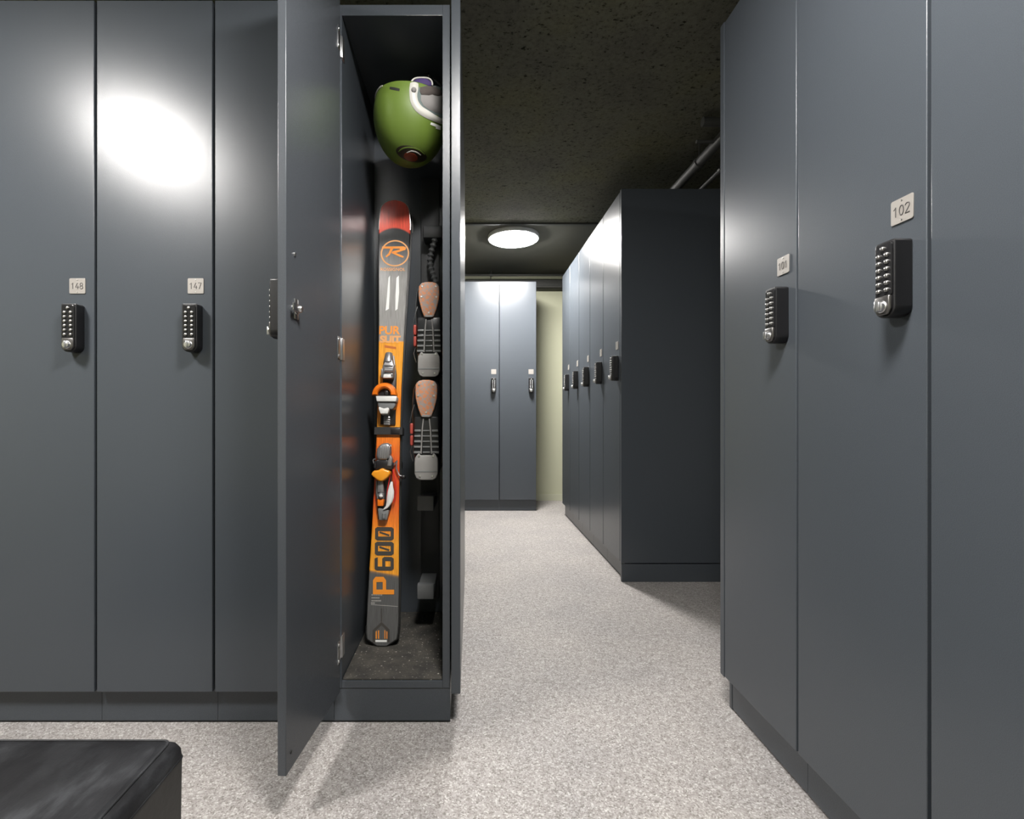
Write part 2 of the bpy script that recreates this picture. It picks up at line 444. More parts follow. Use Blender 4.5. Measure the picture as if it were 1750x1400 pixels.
def pipe(label, p0, p1, r, m='trim', n=2):
    t = MB(); t.cyl(p0, p1, r, seg=18)
    o = t.build('ceiling_pipe', m)
    tag(o, label, 'pipe'); 
    d = (Vector(p1)-Vector(p0)); L = d.length; d.normalize()
    for k in range(n):
        c = Vector(p0)+d*L*(k+.5)/n
        b = MB(); b.cyl(c-d*.012, c+d*.012, r+.004, seg=18)
        up = CEIL-c.z
        b.cyl(c+Vector((0, 0, r)), c+Vector((0, 0, up)), .004, seg=8)
        b.build('pipe_clip', m, o)
    return o
pipe('thick pipe under the ceiling running along the top of the side aisle', (1.12, 1.5, 2.085), (1.12, 3.40, 2.085), .024, n=3)
pipe('thin pipe under the ceiling beside the thick aisle pipe', (1.23, 1.5, 2.055), (1.23, 3.40, 2.055), .014, n=3)
pipe('cross pipe under the ceiling over the aisle mouth', (1.02, 2.20, 2.140), (2.55, 2.20, 2.140), .020, n=3)
pipe('thin cross pipe below the thicker cross pipe', (1.02, 2.26, 2.085), (2.55, 2.26, 2.085), .008, n=3)
tr = MB(); tr.box(XL+.01, XR-.01, YB-.07, YB-.0005, 2.035, 2.120, .002); trk = tr.build('cable_trunking', 'trim')
tag(trk, 'dark cable trunking along the top of the green wall', 'trunking')
pipe('slim conduit under the ceiling just before the green wall', (-1.2, 4.66, 2.135), (2.5, 4.66, 2.135), .010, n=4)
pipe('slim conduit in front of the trunking on the green wall', (-1.2, 4.735, 2.045), (2.5, 4.735, 2.045), .010, n=4)

# ------------------------------------------------------------------ leather bench in the foreground
bx0, bx1, by0, by1, bh = -1.50, -.374, -.30, .650, .446  # out-of-view left and near reach lengthened to cut light bounced off the floor
bench = thing('leather_bench', 'black leather upholstered block bench on the pale floor', 'bench', ((bx0+bx1)/2, (by0+by1)/2, 0))
hw, hd = (bx1-bx0)/2, (by1-by0)/2
def rrect(hx, hy, r, z, n=6):
    p = []
    for cx_, cy_, a0 in ((hx-r, hy-r, 0), (-hx+r, hy-r, 90), (-hx+r, -hy+r, 180), (hx-r, -hy+r, 270)):
        for k in range(n+1): a = radians(a0+90*k/n); p.append(Vector((cx_+r*cos(a), cy_+r*sin(a), z)))
    return p
b = MB(); b.loft([rrect(hw-.004, hd-.004, .014, .018), rrect(hw, hd, .012, .024), rrect(hw-.001, hd-.001, .010, .2), rrect(hw+.001, hd+.001, .009, bh-.030)]); b.build('base_upholstery', 'leather_side', bench)
rg = [rrect(hw+.001, hd+.001, .009, bh-.029), rrect(hw, hd, .009, bh-.018), rrect(hw-.004, hd-.004, .008, bh-.010), rrect(hw-.011, hd-.011, .006, bh-.0045)]
b = MB(); b.loft(rg); b.build('cushion_border', 'leather', bench)
# cushion top: gently domed grid with soft creases
t = bmesh.new(); nx, ny = 90, 80; g = []
for j in range(ny+1):
    row = []
    for i in range(nx+1):
        u, v = 2*i/nx-1, 2*j/ny-1
        ex = 1-abs(u)**40; ey = 1-abs(v)**40
        z = bh-.006+.004*ex*ey+.007*(1-u*u)*(1-v*v)
        z += .0012*sin(u*9+v*4)*sin(v*7-u*3)*ex*ey
        row.append(t.verts.new((u*(hw-.0105), v*(hd-.0105), z)))
    g.append(row)
for j in range(ny):
    for i in range(nx): t.faces.new((g[j][i], g[j][i+1], g[j+1][i+1], g[j+1][i]))
b = MB(); b._join(t); b.build('seat_cushion', 'leather', bench, ang=80)
for zz, off in ((bh-.0045, -.0105), (bh-.029, .0005)):
    b = MB(); b.tube(rrect(hw+off, hd+off, .009, zz, 8), .0017, 8, closed=True); b.build('piping', 'leather', bench)
for sx in (-1, 1):
    for sy in (-1, 1):
        b = MB(); b.cyl((sx*(hw-.06), sy*(hd-.06), 0), (sx*(hw-.06), sy*(hd-.06), .02), .022, seg=20); b.build('foot', 'rubber', bench)

# ------------------------------------------------------------------ skis
SL, ST, SX, SY, SZ0, SRL = 1.505, radians(8.55), -.2815, 1.572, PZ+.0280, .0062
def sw(s):              # half width along the ski
    u = s/SL
    pts = [(0, .0465), (.03, .0505), (.10, .0495), (.25, .0435), (.42, .0395), (.55, .0395), (.70, .0445), (.82, .0515), (.90, .0555), (.945, .0560), (.965, .0535), (.980, .0505), (.988, .0455), (.994, .037), (.998, .024), (1.0, .008)]
    for (a, wa), (c, wc) in zip(pts, pts[1:]):
        if u <= c: return wa+(wc-wa)*(u-a)/(c-a)
    return .008
def curl(s):            # tip rocker towards the topsheet side (-y)
    k = max(0, (s-1.37)/(SL-1.37)); return -.017*k*k
def sk(px, py, o=0.0):  # picture pixel on the photographed ski -> local x, s
    k = py-CY
    s = (F*(CAMZ-SZ0-o*sin(ST))-k*(SY-o*cos(ST)))/(k*sin(ST)+F*cos(ST))
    Y = SY+s*sin(ST)-o*cos(ST)
    return (px-CX)*Y/F-SX-SRL*s, s

def ski_top_mat():
    m = mat('ski topsheet print with painted sheen', (.3, .3, .3), .28, coat=.3)
    nt = m.node_tree; b = nt.nodes['Principled BSDF']
    tc = nt.nodes.new('ShaderNodeTexCoord'); sp = nt.nodes.new('ShaderNodeSeparateXYZ'); nt.links.new(tc.outputs['Object'], sp.inputs['Vector'])
    # bend the colour breaks a little across the width
    x2 = nt.nodes.new('ShaderNodeMath'); x2.operation = 'MULTIPLY'; nt.links.new(sp.outputs['X'], x2.inputs[0]); nt.links.new(sp.outputs['X'], x2.inputs[1])
    zz = nt.nodes.new('ShaderNodeMapRange'); zz.inputs['From Min'].default_value = 1.2; zz.inputs['From Max'].default_value = 1.35; zz.inputs['To Max'].default_value = 7.0
    nt.links.new(sp.outputs['Z'], zz.inputs['Value'])
    a = nt.nodes.new('ShaderNodeMath'); a.operation = 'MULTIPLY_ADD'; nt.links.new(zz.outputs['Result'], a.inputs[1])
    nt.links.new(x2.outputs[0], a.inputs[0]); nt.links.new(sp.outputs['Z'], a.inputs[2])
    z2 = nt.nodes.new('ShaderNodeMapRange'); z2.inputs['From Min'].default_value = .35; z2.inputs['From Max'].default_value = .45; z2.inputs['To Min'].default_value = .17; z2.inputs['To Max'].default_value = 0
    nt.links.new(sp.outputs['Z'], z2.inputs['Value'])
    a2 = nt.nodes.new('ShaderNodeMath'); a2.operation = 'MULTIPLY_ADD'; nt.links.new(sp.outputs['X'], a2.inputs[0]); nt.links.new(z2.outputs['Result'], a2.inputs[1]); nt.links.new(a.outputs[0], a2.inputs[2])
    d = nt.nodes.new('ShaderNodeMath'); d.operation = 'DIVIDE'; d.inputs[1].default_value = SL; nt.links.new(a2.outputs[0], d.inputs[0])
    def u(py): return sk(660, py)[1]/SL
    grey, dgrey, org, red, yel = (.165, .16, .155), (.10, .10, .10), (.78, .20, .018), (.62, .07, .016), (.80, .33, .03)
    e = .0004
    st = [(0, dgrey), (u(981)-e, dgrey), (u(981), yel), (u(925), yel), (u(895), org), (u(850), red), (u(800), red), (u(745), org), (u(735), yel), (u(690), org), (u(640), yel), (u(583), yel), (u(583)+e, (.27, .265, .255)), (u(480), (.27, .265, .255)), (u(425), dgrey), (u(406), (.010, .012, .012)), (u(390), (.010, .012, .012)), (u(390)+e, (.60, .055, .022)), (1.0, (.58, .05, .022))]  # grey above the orange is lightened to put its sheen into the colour
    c = ramp(nt, d.outputs[0], st)
    gr = ramp(nt, noise(nt, 60, 3, .6, (9, 1, .25)), [(.35, (.72,)*3), (.65, (1.22,)*3)])
    nt.links.new(mix(nt, 1.0, c, gr, 'MULTIPLY'), b.inputs['Base Color'])
    return m
M['ski_top'] = ski_top_mat()
M['ski_side'] = mat('ski sidewall', (.015, .015, .015), .35)
M['ski_edge'] = mat('pale ski edge', (.62, .6, .58), .3, .6)
M['orange'] = mat('orange print', (.80, .27, .025), .35)
M['pale_orange'] = mat('pale orange print', (.70, .33, .11), .4)
M['bind_orange'] = mat('orange binding plastic', (.75, .17, .010), .3, bump=.05, bscale=300)
M['bind_amber'] = mat('amber binding plastic', (.78, .30, .018), .3, bump=.05, bscale=300)
M['bind_white'] = mat('white binding plastic', (.66, .66, .64), .3)
M['bind_grey'] = mat('grey binding metal', (.30, .295, .30), .32, .6, bump=.2, bscale=150)
M['bind_mid'] = mat('mid grey binding plastic', (.16, .165, .165), .35)
M['bind_black'] = mat('black binding plastic', (.014, .013, .014), .35)
M['bind_red'] = mat('red binding wire', (.55, .03, .03), .3)
M['print_dark'] = mat('dark print', (.055, .05, .045), .4)
M['print_white'] = mat('white print', (.80, .80, .78), .3)
M['print_brown'] = mat('brown print', (.45, .11, .01), .4)

def ski_root(label, yoff, flip, xoff=0):
    t = thing('ski', label, 'ski', group='pair of skis in the open locker')
    mtx = Matrix.Translation((SX+xoff, SY, SZ0)) @ Matrix.Rotation(-ST, 4, 'X') @ Matrix.Rotation(SRL, 4, 'Y') @ Matrix.Translation((0, yoff, 0))
    if flip: mtx = mtx @ Matrix.Rotation(pi, 4, 'Z')
    t.matrix_local = mtx
    return t
ski = ski_root('front ski of the pair, orange and grey with bindings', 0, False)
TH = .011
rings = []
N = 110
ss = [SL*.90*k/70 for k in range(71)]+[SL*(.90+.10*sin(pi/2*k/34)) for k in range(1, 35)]
for s in ss:
    w = sw(s); c = curl(s); th = TH*(1 if s < .85*SL else 1-.5*(s-.85*SL)/(.15*SL))
    if s < .028: w -= .030*(1-sqrt(max(0, 1-((.028-s)/.028)**2)))
    rings.append([Vector((-w, c+th, s)), Vector((-w, c+.0025, s)), Vector((-w+.0025, c, s)), Vector((-w*.5, c, s)), Vector((0, c, s)), Vector((w*.5, c, s)), Vector((w-.0025, c, s)), Vector((w, c+.0025, s)), Vector((w, c+th, s))])
b = MB(); b.loft(rings); b.bm.normal_update()
for f in b.bm.faces:
    f.material_index = 0 if f.normal.y < -.45 else 1
b.build('ski_body', ['ski_top', 'ski_side'], ski)
# pale metal edge round the shovel and along the sides
eL = [Vector((-sw(s)-.0004, curl(s)+.002, s)) for s in ss if s > .93*SL]; eR = [Vector((sw(s)+.0004, curl(s)+.002, s)) for s in ss if s > .93*SL]
b = MB(); b.tube(eL+eR[::-1], .0013, 6); b.build('tip_edge', 'ski_edge', ski)

b = MB(); tl = [s for s in ss if s < .075]
def tw(s): return sw(s)-(.030*(1-sqrt(max(0, 1-((.028-s)/.028)**2))) if s < .028 else 0)
b.tube([Vector((-tw(s)-.0006, .004, s)) for s in tl[::-1]]+[Vector((tw(s)+.0006, .004, s)) for s in tl], .0030, 8); b.build('tail_edge', 'ski_side', ski)
def sxf(px, py, o=0.0006, rot=0.0):
    x, s = sk(px, py, o)
    return Matrix.Translation((x, -o, s)) @ FRONT @ Matrix.Rotation(rot, 4, 'Z')
# graphics: printed marks lie 0.4 mm proud of the topsheet
def poly_mark(name, polys, m, o=.0004):
    b = MB()
    for pts in polys:
        q = [sk(px, py, o) for px, py in pts]
        b.prism(q, -o-.0002, -o+.0003)
    return b.build(name, m, ski, smooth=False)
b = MB()
for rr, m_ in ((.0, 0),):
    x0, s0 = sk(675, 433); ro = .0505; ri = .0455; sy = .98
    P = [[], []]
    for k in range(64):
        a = 2*pi*k/64
        P[0].append(Vector((x0+ro*cos(a), 0, s0+ro*sy*sin(a)))); P[1].append(Vector((x0+ri*cos(a), 0, s0+ri*sy*sin(a))))
    t = bmesh.new()
    A = [t.verts.new((p.x, -.0007, p.z)) for p in P[0]]; B = [t.verts.new((p.x, -.0007, p.z)) for p in P[1]]
    for k in range(64): t.faces.new((A[k], A[(k+1) % 64], B[(k+1) % 64], B[k]))
    r = bmesh.ops.extrude_face_region(t, geom=t.faces[:]); bmesh.ops.translate(t, verts=[v for v in r['geom'] if isinstance(v, bmesh.types.BMVert)], vec=(0, .0006, 0))
    bmesh.ops.recalc_face_normals(t, faces=t.faces[:]); b._join(t)
b.build('logo_ring', 'pale_orange', ski, smooth=False)
poly_mark('logo_letter', [[(653, 421.5), (690, 421.0), (694, 423), (693, 427), (676, 432.5), (670, 433), (670, 430), (684, 426.2), (683, 425), (653, 425)],
                          [(668, 423), (673, 423), (666, 436), (660, 440), (659, 438), (664, 433)],
                          [(668, 432), (673, 431), (690, 438), (689, 440.5), (682, 438.5)]], 'orange')
text_mesh('lettering', 'ROSSIGNOL', .0160, 'pale_orange', ski, sxf(671.5, 460.5), .0003, .98, 1.04, .0002)
poly_mark('white_stroke', [[(664, 475), (666.5, 471), (666, 500), (664.5, 528), (659, 531), (661, 510)], [(677.5, 475), (681.5, 471), (682, 500), (679.5, 528), (675.5, 531), (676, 505)]], 'print_white')
text_mesh('lettering', 'PUR', .040, 'orange', ski, sxf(666, 564.5), .0003, .98, 1.0, .0012)
text_mesh('lettering', 'SUIT', .033, 'pale_orange', ski, sxf(667, 580, .0008), .0003, 1.05, 1.0, .0018)
poly_mark('grey_bar', [[(657, 590), (677, 593), (677, 597), (657, 594)]], 'print_brown')
def letter(y0, du, xb, dv, quads):
    """letter turned a quarter: u runs up the picture, v towards the left"""
    return [[(xb-v*dv, y0-u*du) for u, v in q_] for q_ in quads]
def bar(u0, u1, v0, v1): return [(u0, v0), (u1, v0), (u1, v1), (u0, v1)]
ZERO = [[(0, .12), (.12, 0), (.30, .16), (.30, .84), (.12, 1), (0, .88)], [(.70, .16), (.88, 0), (1, .12), (1, .88), (.88, 1), (.70, .84)],
        [(.12, 0), (.88, 0), (.70, .17), (.30, .17)], [(.30, .83), (.70, .83), (.88, 1), (.12, 1)], [(.32, .26), (.44, .22), (.68, .74), (.56, .78)]]
SIX = [[(0, .12), (.12, 0), (.30, .16), (.30, .84), (.12, 1), (0, .88)], [(.12, 0), (.88, 0), (.70, .17), (.30, .17)], [(.70, .16), (.88, 0), (1, .12), (1, .50), (.88, .60), (.70, .44)],
       [(.30, .44), (.70, .44), (.88, .60), (.30, .60)], [(.30, .83), (.98, .83), (.88, 1), (.12, 1)]]
PEE = [bar(0, .27, 0, 1), [(.27, .38), (.80, .38), (.70, .54), (.27, .54)], [(.27, .84), (.70, .84), (.80, 1), (.27, 1)], [(.70, .54), (.80, .38), (1, .50), (1, .88), (.80, 1), (.70, .84)]]
poly_mark('lettering', letter(975.5, 23.5, 673, 33, SIX)+letter(949.5, 23.5, 673, 32.5, ZERO)+letter(924, 23, 673, 32, ZERO), 'print_dark', .0008)
poly_mark('lettering', letter(1016, 30, 673.5, 36, PEE), 'orange', .0008)
for i, (tx, yy) in enumerate((('PERFORMANCE', 1018), ('TI', 1023), ('ALL MOUNTAIN', 1027))): pass
for yy, x0, x1 in ((1017, 635, 654), (1022, 635, 649), (1027, 635, 652), (1031, 634, 641)):
    n = 7; d = (x1-x0)/n
    poly_mark('small_print', [[(x0+d*k, yy-1.2), (x0+d*k+d*.62, yy-1.2), (x0+d*k+d*.62, yy+1.2), (x0+d*k, yy+1.2)] for k in range(n)], 'ski_edge')
poly_mark('hairline', [[(634, 1033.2), (680, 1036.2), (680, 1037), (634, 1034)]], 'ski_edge')
# arrow-house emblem near the tail
poly_mark('emblem', [[(637, 1098), (637, 1077), (652, 1063), (666, 1076), (666, 1098), (662.5, 1098), (662.5, 1079), (652, 1069), (641, 1079), (641, 1098)], [(651, 1063), (653, 1063), (653, 1040), (651, 1040)]], 'print_dark')
poly_mark('emblem_bar', [[(641.5, 1094), (661, 1094), (661, 1097.5), (641.5, 1097.5)]], 'print_white')
poly_mark('emblem_stripe', [[(642, 1092), (642, 1080), (644, 1078), (644, 1092)], [(646, 1092), (646, 1078), (648, 1077), (648, 1092)], [(657, 1092), (657, 1077), (658.5, 1078), (658.5, 1092)], [(660.5, 1092), (660.5, 1079), (662, 1080), (662, 1092)]], 'orange')

# bindings -----------------------------------------------------------------
def q(px, py, o): x, s = sk(px, py, o); return Vector((x, -o, s))
def outl(pts, o): return [sk(px, py, o) for px, py in pts]
def slab(mb, pts, o0, o1, bev=.002, seg=2, mi=0): return mb.prism(outl(pts, (o0+o1)/2), -o1, -o0, bev=bev, seg=seg, mi=mi)
# upper (heel-side in the picture) binding
b = MB(); slab(b, [(650, 726), (676, 726), (678, 640), (674, 608), (660, 608), (655, 640)], 0, .008, .002); up = b.build('binding_base', 'bind_black', ski)
b = MB()
b.cyl(q(665, 604, .012), q(664, 622, .020), .013, .018, 20, .003); slab(b, [(654, 648), (673, 648), (675, 626), (671, 616), (660, 616), (655, 626)], .006, .032, .004, 3)
b.cyl(q(658, 633, .034), q(672, 633, .034), .008, seg=16); slab(b, [(652, 646), (656, 646), (656, 630), (652, 632)], .006, .028)
for py in (624, 629, 634, 639): slab(b, [(657, py+1.4), (671, py+1.4), (671, py), (657, py)], .030, .036, .0006)
b.build('heel_spring', 'bind_grey', ski)
b = MB(); slab(b, [(655, 646), (669, 646), (668, 640), (656, 640)], .032, .037, .001); b.build('spring_label', 'bind_white', ski)
# orange arch, open at the bottom
rings = []
for k in range(25):
    a = radians(182-184*k/24)
    c = q(660, 672, .0); cx0, cs0 = c.x, c.z
    r1, r0 = .0425, .0205
    sq = .98
    ring = []
    for rr, oo in ((r0, .020), (r0+.002, .046), (r0+.006, .050), (r1-.005, .044), (r1, .032), (r1-.001, .016)):
        ring.append(Vector((cx0+rr*cos(a), -oo, cs0-.012+rr*sq*sin(a))))
    rings.append(ring)
b = MB(); b.loft(rings); b.build('toe_wing', 'bind_orange', ski)
b = MB(); slab(b, [(645, 682), (678, 682), (677, 670), (668, 662), (654, 662), (646, 670)], .006, .030, .003); b.ellipsoid(q(661, 671, .030), (.010, .008, .010), 16, 10); b.build('anti_friction_block', 'bind_black', ski)
b = MB(); slab(b, [(646, 688), (678.5, 688), (680, 679), (644.5, 679)], .004, .052, .002); b.build('pedal_plate', 'bind_white', ski)
b = MB(); slab(b, [(651, 701), (673, 701), (677, 695), (678, 688), (646.5, 688), (647.5, 695)], .004, .044, .004, 3); b.build('pedal', 'bind_mid', ski)
b = MB(); slab(b, [(652, 709), (664, 709), (667, 701), (665, 698), (658, 700), (649, 697), (649, 702)], .004, .048, .003, 3); b.build('pedal_nose', 'bind_white', ski)
b = MB(); slab(b, [(656, 727), (667, 727), (667, 711), (656, 711)], .004, .016, .002)
for py in (714, 717.5, 721, 724.5): slab(b, [(656, py+1.3), (667, py+1.3), (667, py), (656, py)], .014, .019, .0005)
b.build('adjustment_rack', 'bind_grey', ski)
# lower binding
b = MB(); slab(b, [(646, 888), (663, 888), (668, 870), (670, 800), (668, 765), (650, 765), (645, 800), (645, 870)], 0, .007, .002); b.build('binding_base', 'bind_black', ski)
b = MB(); slab(b, [(646, 787), (664, 787), (669, 775), (669, 762), (664, 757), (652, 759), (645, 768), (644, 779)], .005, .040, .009, 4)
b.cyl(q(661, 760, .020), q(668, 764, .020), .007, seg=14)
for k in range(5): slab(b, [(648+k*3.6, 783), (650+k*3.6, 783), (652+k*3.6, 763), (650+k*3.6, 763)], .037, .043, .001)
slab(b, [(662, 797), (670, 797), (672, 784), (667, 776)], .005, .036, .004)
b.build('heel_cup', 'bind_grey', ski)
b = MB(); slab(b, [(641, 803), (672, 803), (673, 790), (660, 785), (646, 786), (640, 791)], .004, .034, .004); 
b.cyl(q(641, 788, .036), q(641, 800, .036), .004, seg=12); b.build('toe_pincer', 'bind_black', ski)
# brake arms: bent wire each side
for sx_, pts in ((-1, [(645, 800), (639, 792), (637.5, 787), (639, 785), (643, 785)]), (1, [(670, 800), (676, 790), (678.5, 787), (677, 800), (682, 812), (689, 815)])):
    b = MB(); b.tube([q(x, y, .012) for x, y in pts], .0022, 8); b.build('brake_arm', 'bind_grey', ski)
b = MB(); b.ellipsoid(q(689, 815, .010), (.009, .006, .007), 16, 10); b.build('brake_foot', 'bind_black', ski)
b = MB(); slab(b, [(635.5, 811), (638, 814), (645, 820), (651, 823), (656, 822), (663, 817), (668, 811), (668, 805), (660, 803), (655, 800), (648, 804), (640, 805)], .012, .052, .005, 3); b.build('heel_wing', 'bind_amber', ski)
b = MB(); slab(b, [(646, 842), (657, 842), (656, 822), (647, 822)], .006, .036, .003); slab(b, [(643, 848), (647, 848), (646, 822), (643, 822)], .004, .02); b.build('heel_arm', 'bind_grey', ski)
b = MB(); slab(b, [(645, 853), (657, 853), (657, 838), (645, 838)], .004, .030, .003); b.ellipsoid(q(651, 847, .032), (.009, .006, .010), 16, 10); b.build('spring_cap', 'bind_mid', ski)
b = MB(); b.ellipsoid(q(651, 848, .036), (.0065, .005, .0055), 14, 10); b.build('indicator_cap', 'bind_white', ski)
b = MB(); slab(b, [(646, 865), (656, 865), (657, 853), (646, 853)], .004, .030, .003, 2); b.build('heel_release', 'bind_orange', ski)
b = MB(); slab(b, [(648, 889), (662, 889), (666, 872), (650, 868), (646, 868)], .004, .022, .004); b.cyl(q(656, 878, .022), q(656, 886, .022), .006, seg=14); b.build('binding_tail', 'bind_mid', ski)
# white heel lever with red wires
b = MB()
P = [(669.5, 823, .003), (668.5, 830, .006), (668, 840, .0105), (667, 850, .0115), (665.5, 858, .0095), (662.5, 865, .0062), (659, 869, .0055), (656, 871, .003)]
rings = []
for x, y, r in P:
    c = q(x, y, .026); rings.append([c+Vector((r*cos(2*pi*k/14), .5*r*sin(2*pi*k/14), 0)) for k in range(14)])
b.loft(rings); b.build('heel_lever', 'bind_white', ski)
for pts in ([(671, 800), (673, 812), (676, 825), (677, 842), (673, 858)], [(668, 808), (665, 822), (662, 838), (661, 856)]):
    b = MB(); b.tube([q(x, y, .022) for x, y in pts], .0018, 8); b.build('lever_wire', 'bind_red', ski)

# second ski behind it, base to base
back = ski_root('back ski of the pair, mostly hidden behind the orange one', 2*TH+.0016, True, .005)
for ch in list(ski.children):
    if ch.name.split('.')[0] in ('logo_ring', 'logo_letter', 'lettering', 'white_stroke', 'grey_bar', 'white_slash', 'small_print', 'hairline', 'emblem', 'emblem_bar', 'emblem_stripe', 'brake_foot', 'brake_arm', 'toe_wing', 'heel_wing', 'pedal_plate', 'tail_edge'): continue
    c = ch.copy(); COL.objects.link(c); c.parent = back
# strap tying the pair together
x0, s0 = sk(661, 737)
st = thing('ski_strap', 'black band strapping the two skis together', 'strap')
st.matrix_local = Matrix.Translation((SX, SY, SZ0)) @ Matrix.Rotation(-ST, 4, 'X') @ Matrix.Rotation(SRL, 4, 'Y')
b = MB(); w = .0425; y0_, y1_ = -.0085, 2*TH+.0105
hh = .0125
out = [(-w, y0_), (w+.004, y0_), (w+.004, y1_), (-w, y1_)]
t = bmesh.new()
def rr2(off): return [(-w-off, y0_-off), (w+.004+off, y0_-off), (w+.004+off, y1_+off), (-w-off, y1_+off)]
b.loft([[Vector((x, y, s0-hh)) for x, y in rr2(0)], [Vector((x, y, s0-hh)) for x, y in rr2(.0022)], [Vector((x, y, s0+hh)) for x, y in rr2(.0022)], [Vector((x, y, s0+hh)) for x, y in rr2(0)]], closed=True)
b.build('band', 'rubber', st, smooth=False)
b = MB(); b.box(.010, .040, y0_-.0045, y0_-.0022, s0-.0095, s0+.0095, .0008); b.build('hook_patch', 'bind_black', st)

# ------------------------------------------------------------------ ski boots on the drying rack
M['sole_grey'] = mat('pale grey boot sole', (.235, .228, .218), .55, bump=.15, bscale=200)
def sole_mat():
    m = mat('orange patterned toe sole', (.6, .4, .3), .55)
    nt = m.node_tree; b = nt.nodes['Principled BSDF']
    tc = nt.nodes.new('ShaderNodeTexCoord'); v = nt.nodes.new('ShaderNodeTexVoronoi'); v.feature = 'DISTANCE_TO_EDGE'; v.inputs['Scale'].default_value = 85
    nt.links.new(tc.outputs['Object'], v.inputs['Vector'])
    f = ramp(nt, v.outputs['Distance'], [(.0, (.26, .235, .225)), (.05, (.26, .235, .22)), (.12, (.46, .20, .10)), (1, (.50, .16, .06))])
    nt.links.new(f, b.inputs['Base Color']); return m
M['sole_toe'] = sole_mat()
M['boot'] = mat('black boot shell', (.014, .015, .016), .3, bump=.1, bscale=120)
M['boot_red'] = mat('red boot buckle', (.36, .06, .045), .35)
def make_boot(label, loc, loc_g):
    t = thing('ski_boot', label, 'boot', loc, 0, loc_g)
    # foot shell: sections along z (toe up), sole side towards -y
    def sec(z, w, y0, y1, n=22):
        r = []
        for k in range(n):
            a = 2*pi*k/n; ca, sa = cos(a), sin(a)
            r.append(Vector((w*math.copysign(abs(ca)**.6, ca), (y0+y1)/2+(y1-y0)/2*math.copysign(abs(sa)**.6, sa), z)))
        return r
    b = MB(); b.loft([sec(.151, .022, .022, .040), sec(.146, .033, .016, .056), sec(.125, .043, .012, .070), sec(.085, .047, .010, .082), (sec(.04, .0475, .010, .098)), sec(-.01, .0455, .010, .118), sec(-.06, .043, .010, .130), sec(-.11, .041, .010, .130), sec(-.140, .036, .014, .120), sec(-.149, .026, .026, .10)])
    b.build('shell', 'boot', t, ang=60)
    def secy(y, wx, z0, z1, n=22):
        r = []
        for k in range(n):
            a = 2*pi*k/n; ca, sa = cos(a), sin(a)
            r.append(Vector((wx*math.copysign(abs(ca)**.75, ca), y, (z0+z1)/2+(z1-z0)/2*math.copysign(abs(sa)**.75, sa))))
        return r
    b = MB(); b.loft([secy(.075, .046, -.150, .02), secy(.11, .049, -.150, .015), secy(.16, .050, -.142, .02), secy(.225, .051, -.13, .03)]); b.build('cuff', 'boot', t, ang=60)
    # toe lug
    def arc(pts, n=6): return pts
    toe = [(-.0335, .118), (-.032, .138), (-.024, .149), (-.010, .1525), (.010, .1525), (.024, .149), (.032, .138), (.0335, .118), (.032, .095), (.024, .064), (.015, .040), (-.015, .040), (-.024, .064), (-.032, .095)]
    b = MB(); b.prism(toe, -.004, .018, bev=.003, seg=3); toeo = b.build('toe_sole', 'sole_toe', t)
    for x, z in ((-.024, .104), (.024, .104), (0, .053), (-.022, .137), (.022, .137)):
        b = MB(); b.lathe([(.0001, -.0058), (.003, -.0055), (.0038, -.003)], 'y', (x, 0, z), 12); b.build('sole_screw', 'chrome', toeo)
    b = MB(); b.prism([(-.014, .046), (.014, .046), (.011, .0395), (-.011, .0395)], -.0056, 0, bev=.001); b.build('toe_sole_tip', 'sole_grey', toeo)
    # arch with two rails and rungs
    b = MB(); b.prism([(-.036, .04), (.036, .04), (.040, -.075), (-.040, -.075)], .004, .02, bev=.003); arch = b.build('arch_plate', 'boot', t)
    b = MB()
    for s in (-1, 1): b.tube([(s*.009, .001, .034), (s*.0125, .000, .0), (s*.0145, .000, -.04), (s*.016, -.001, -.072)], .0021, 8)
    b.build('arch_rail', 'sole_grey', arch)
    b = MB()
    for k in range(5):
        z = -.002-.0165*k
        b.box(-.036-.0006*k, -.017, .000, .006, z-.003, z+.003, .001); b.box(.017, .036+.0006*k, .000, .006, z-.003, z+.003, .001); b.box(-.011, .011, .001, .006, z-.002, z+.002, .0008)
    b.build('arch_rung', 'bind_mid', arch)
    heel = [(-.034, -.085), (-.026, -.073), (-.021, -.0705), (-.018, -.077), (.018, -.077), (.021, -.0705), (.026, -.073), (.034, -.085), (.0355, -.10), (.0355, -.132), (.030, -.146), (.020, -.152), (-.020, -.152), (-.030, -.146), (-.0355, -.132), (-.0355, -.10)]
    b = MB(); b.prism(heel, -.006, .018, bev=.003, seg=3); hl = b.build('heel_sole', 'sole_grey', t)
    b = MB(); b.box(-.0345, .0345, -.0068, -.005, -.128, -.1235, .0005); b.build('heel_groove', 'bind_mid', hl)
    for x, z in ((-.019, -.140), (.019, -.140), (-.0215, -.079), (.0215, -.079)):
        b = MB(); b.lathe([(.0001, -.0082), (.0026, -.008), (.0034, -.0055)], 'y', (x, 0, z), 12); b.build('sole_screw', 'chrome', hl)
    # buckles on the outer side
    for k, (z, y) in enumerate(((.006, .035), (-.030, .040))):
        b = MB(); b.box(-.053, -.043, y-.014, y+.02, z-.020, z+.014, .004, 3); b.build('buckle', 'boot_red', t)
    b = MB(); b.tube([(-.035, .02, .088), (-.045, .016, .055), (-.052, .02, .022)], .0014, 6); b.build('buckle_cable', 'chrome', t)
    b = MB(); b.tube([(-.048, .05, -.05), (-.054, .05, -.07), (-.050, .045, -.085), (-.046, .05, -.10)], .0016, 6); b.build('buckle_cable', 'chrome', t)
    return t
boot1 = make_boot('upper ski boot, sole out, hanging above the other boot', ((733-CX)*1.60/F, 1.60, CAMZ-(563.5-CY)*1.60/F), 'ski boots in the open locker')
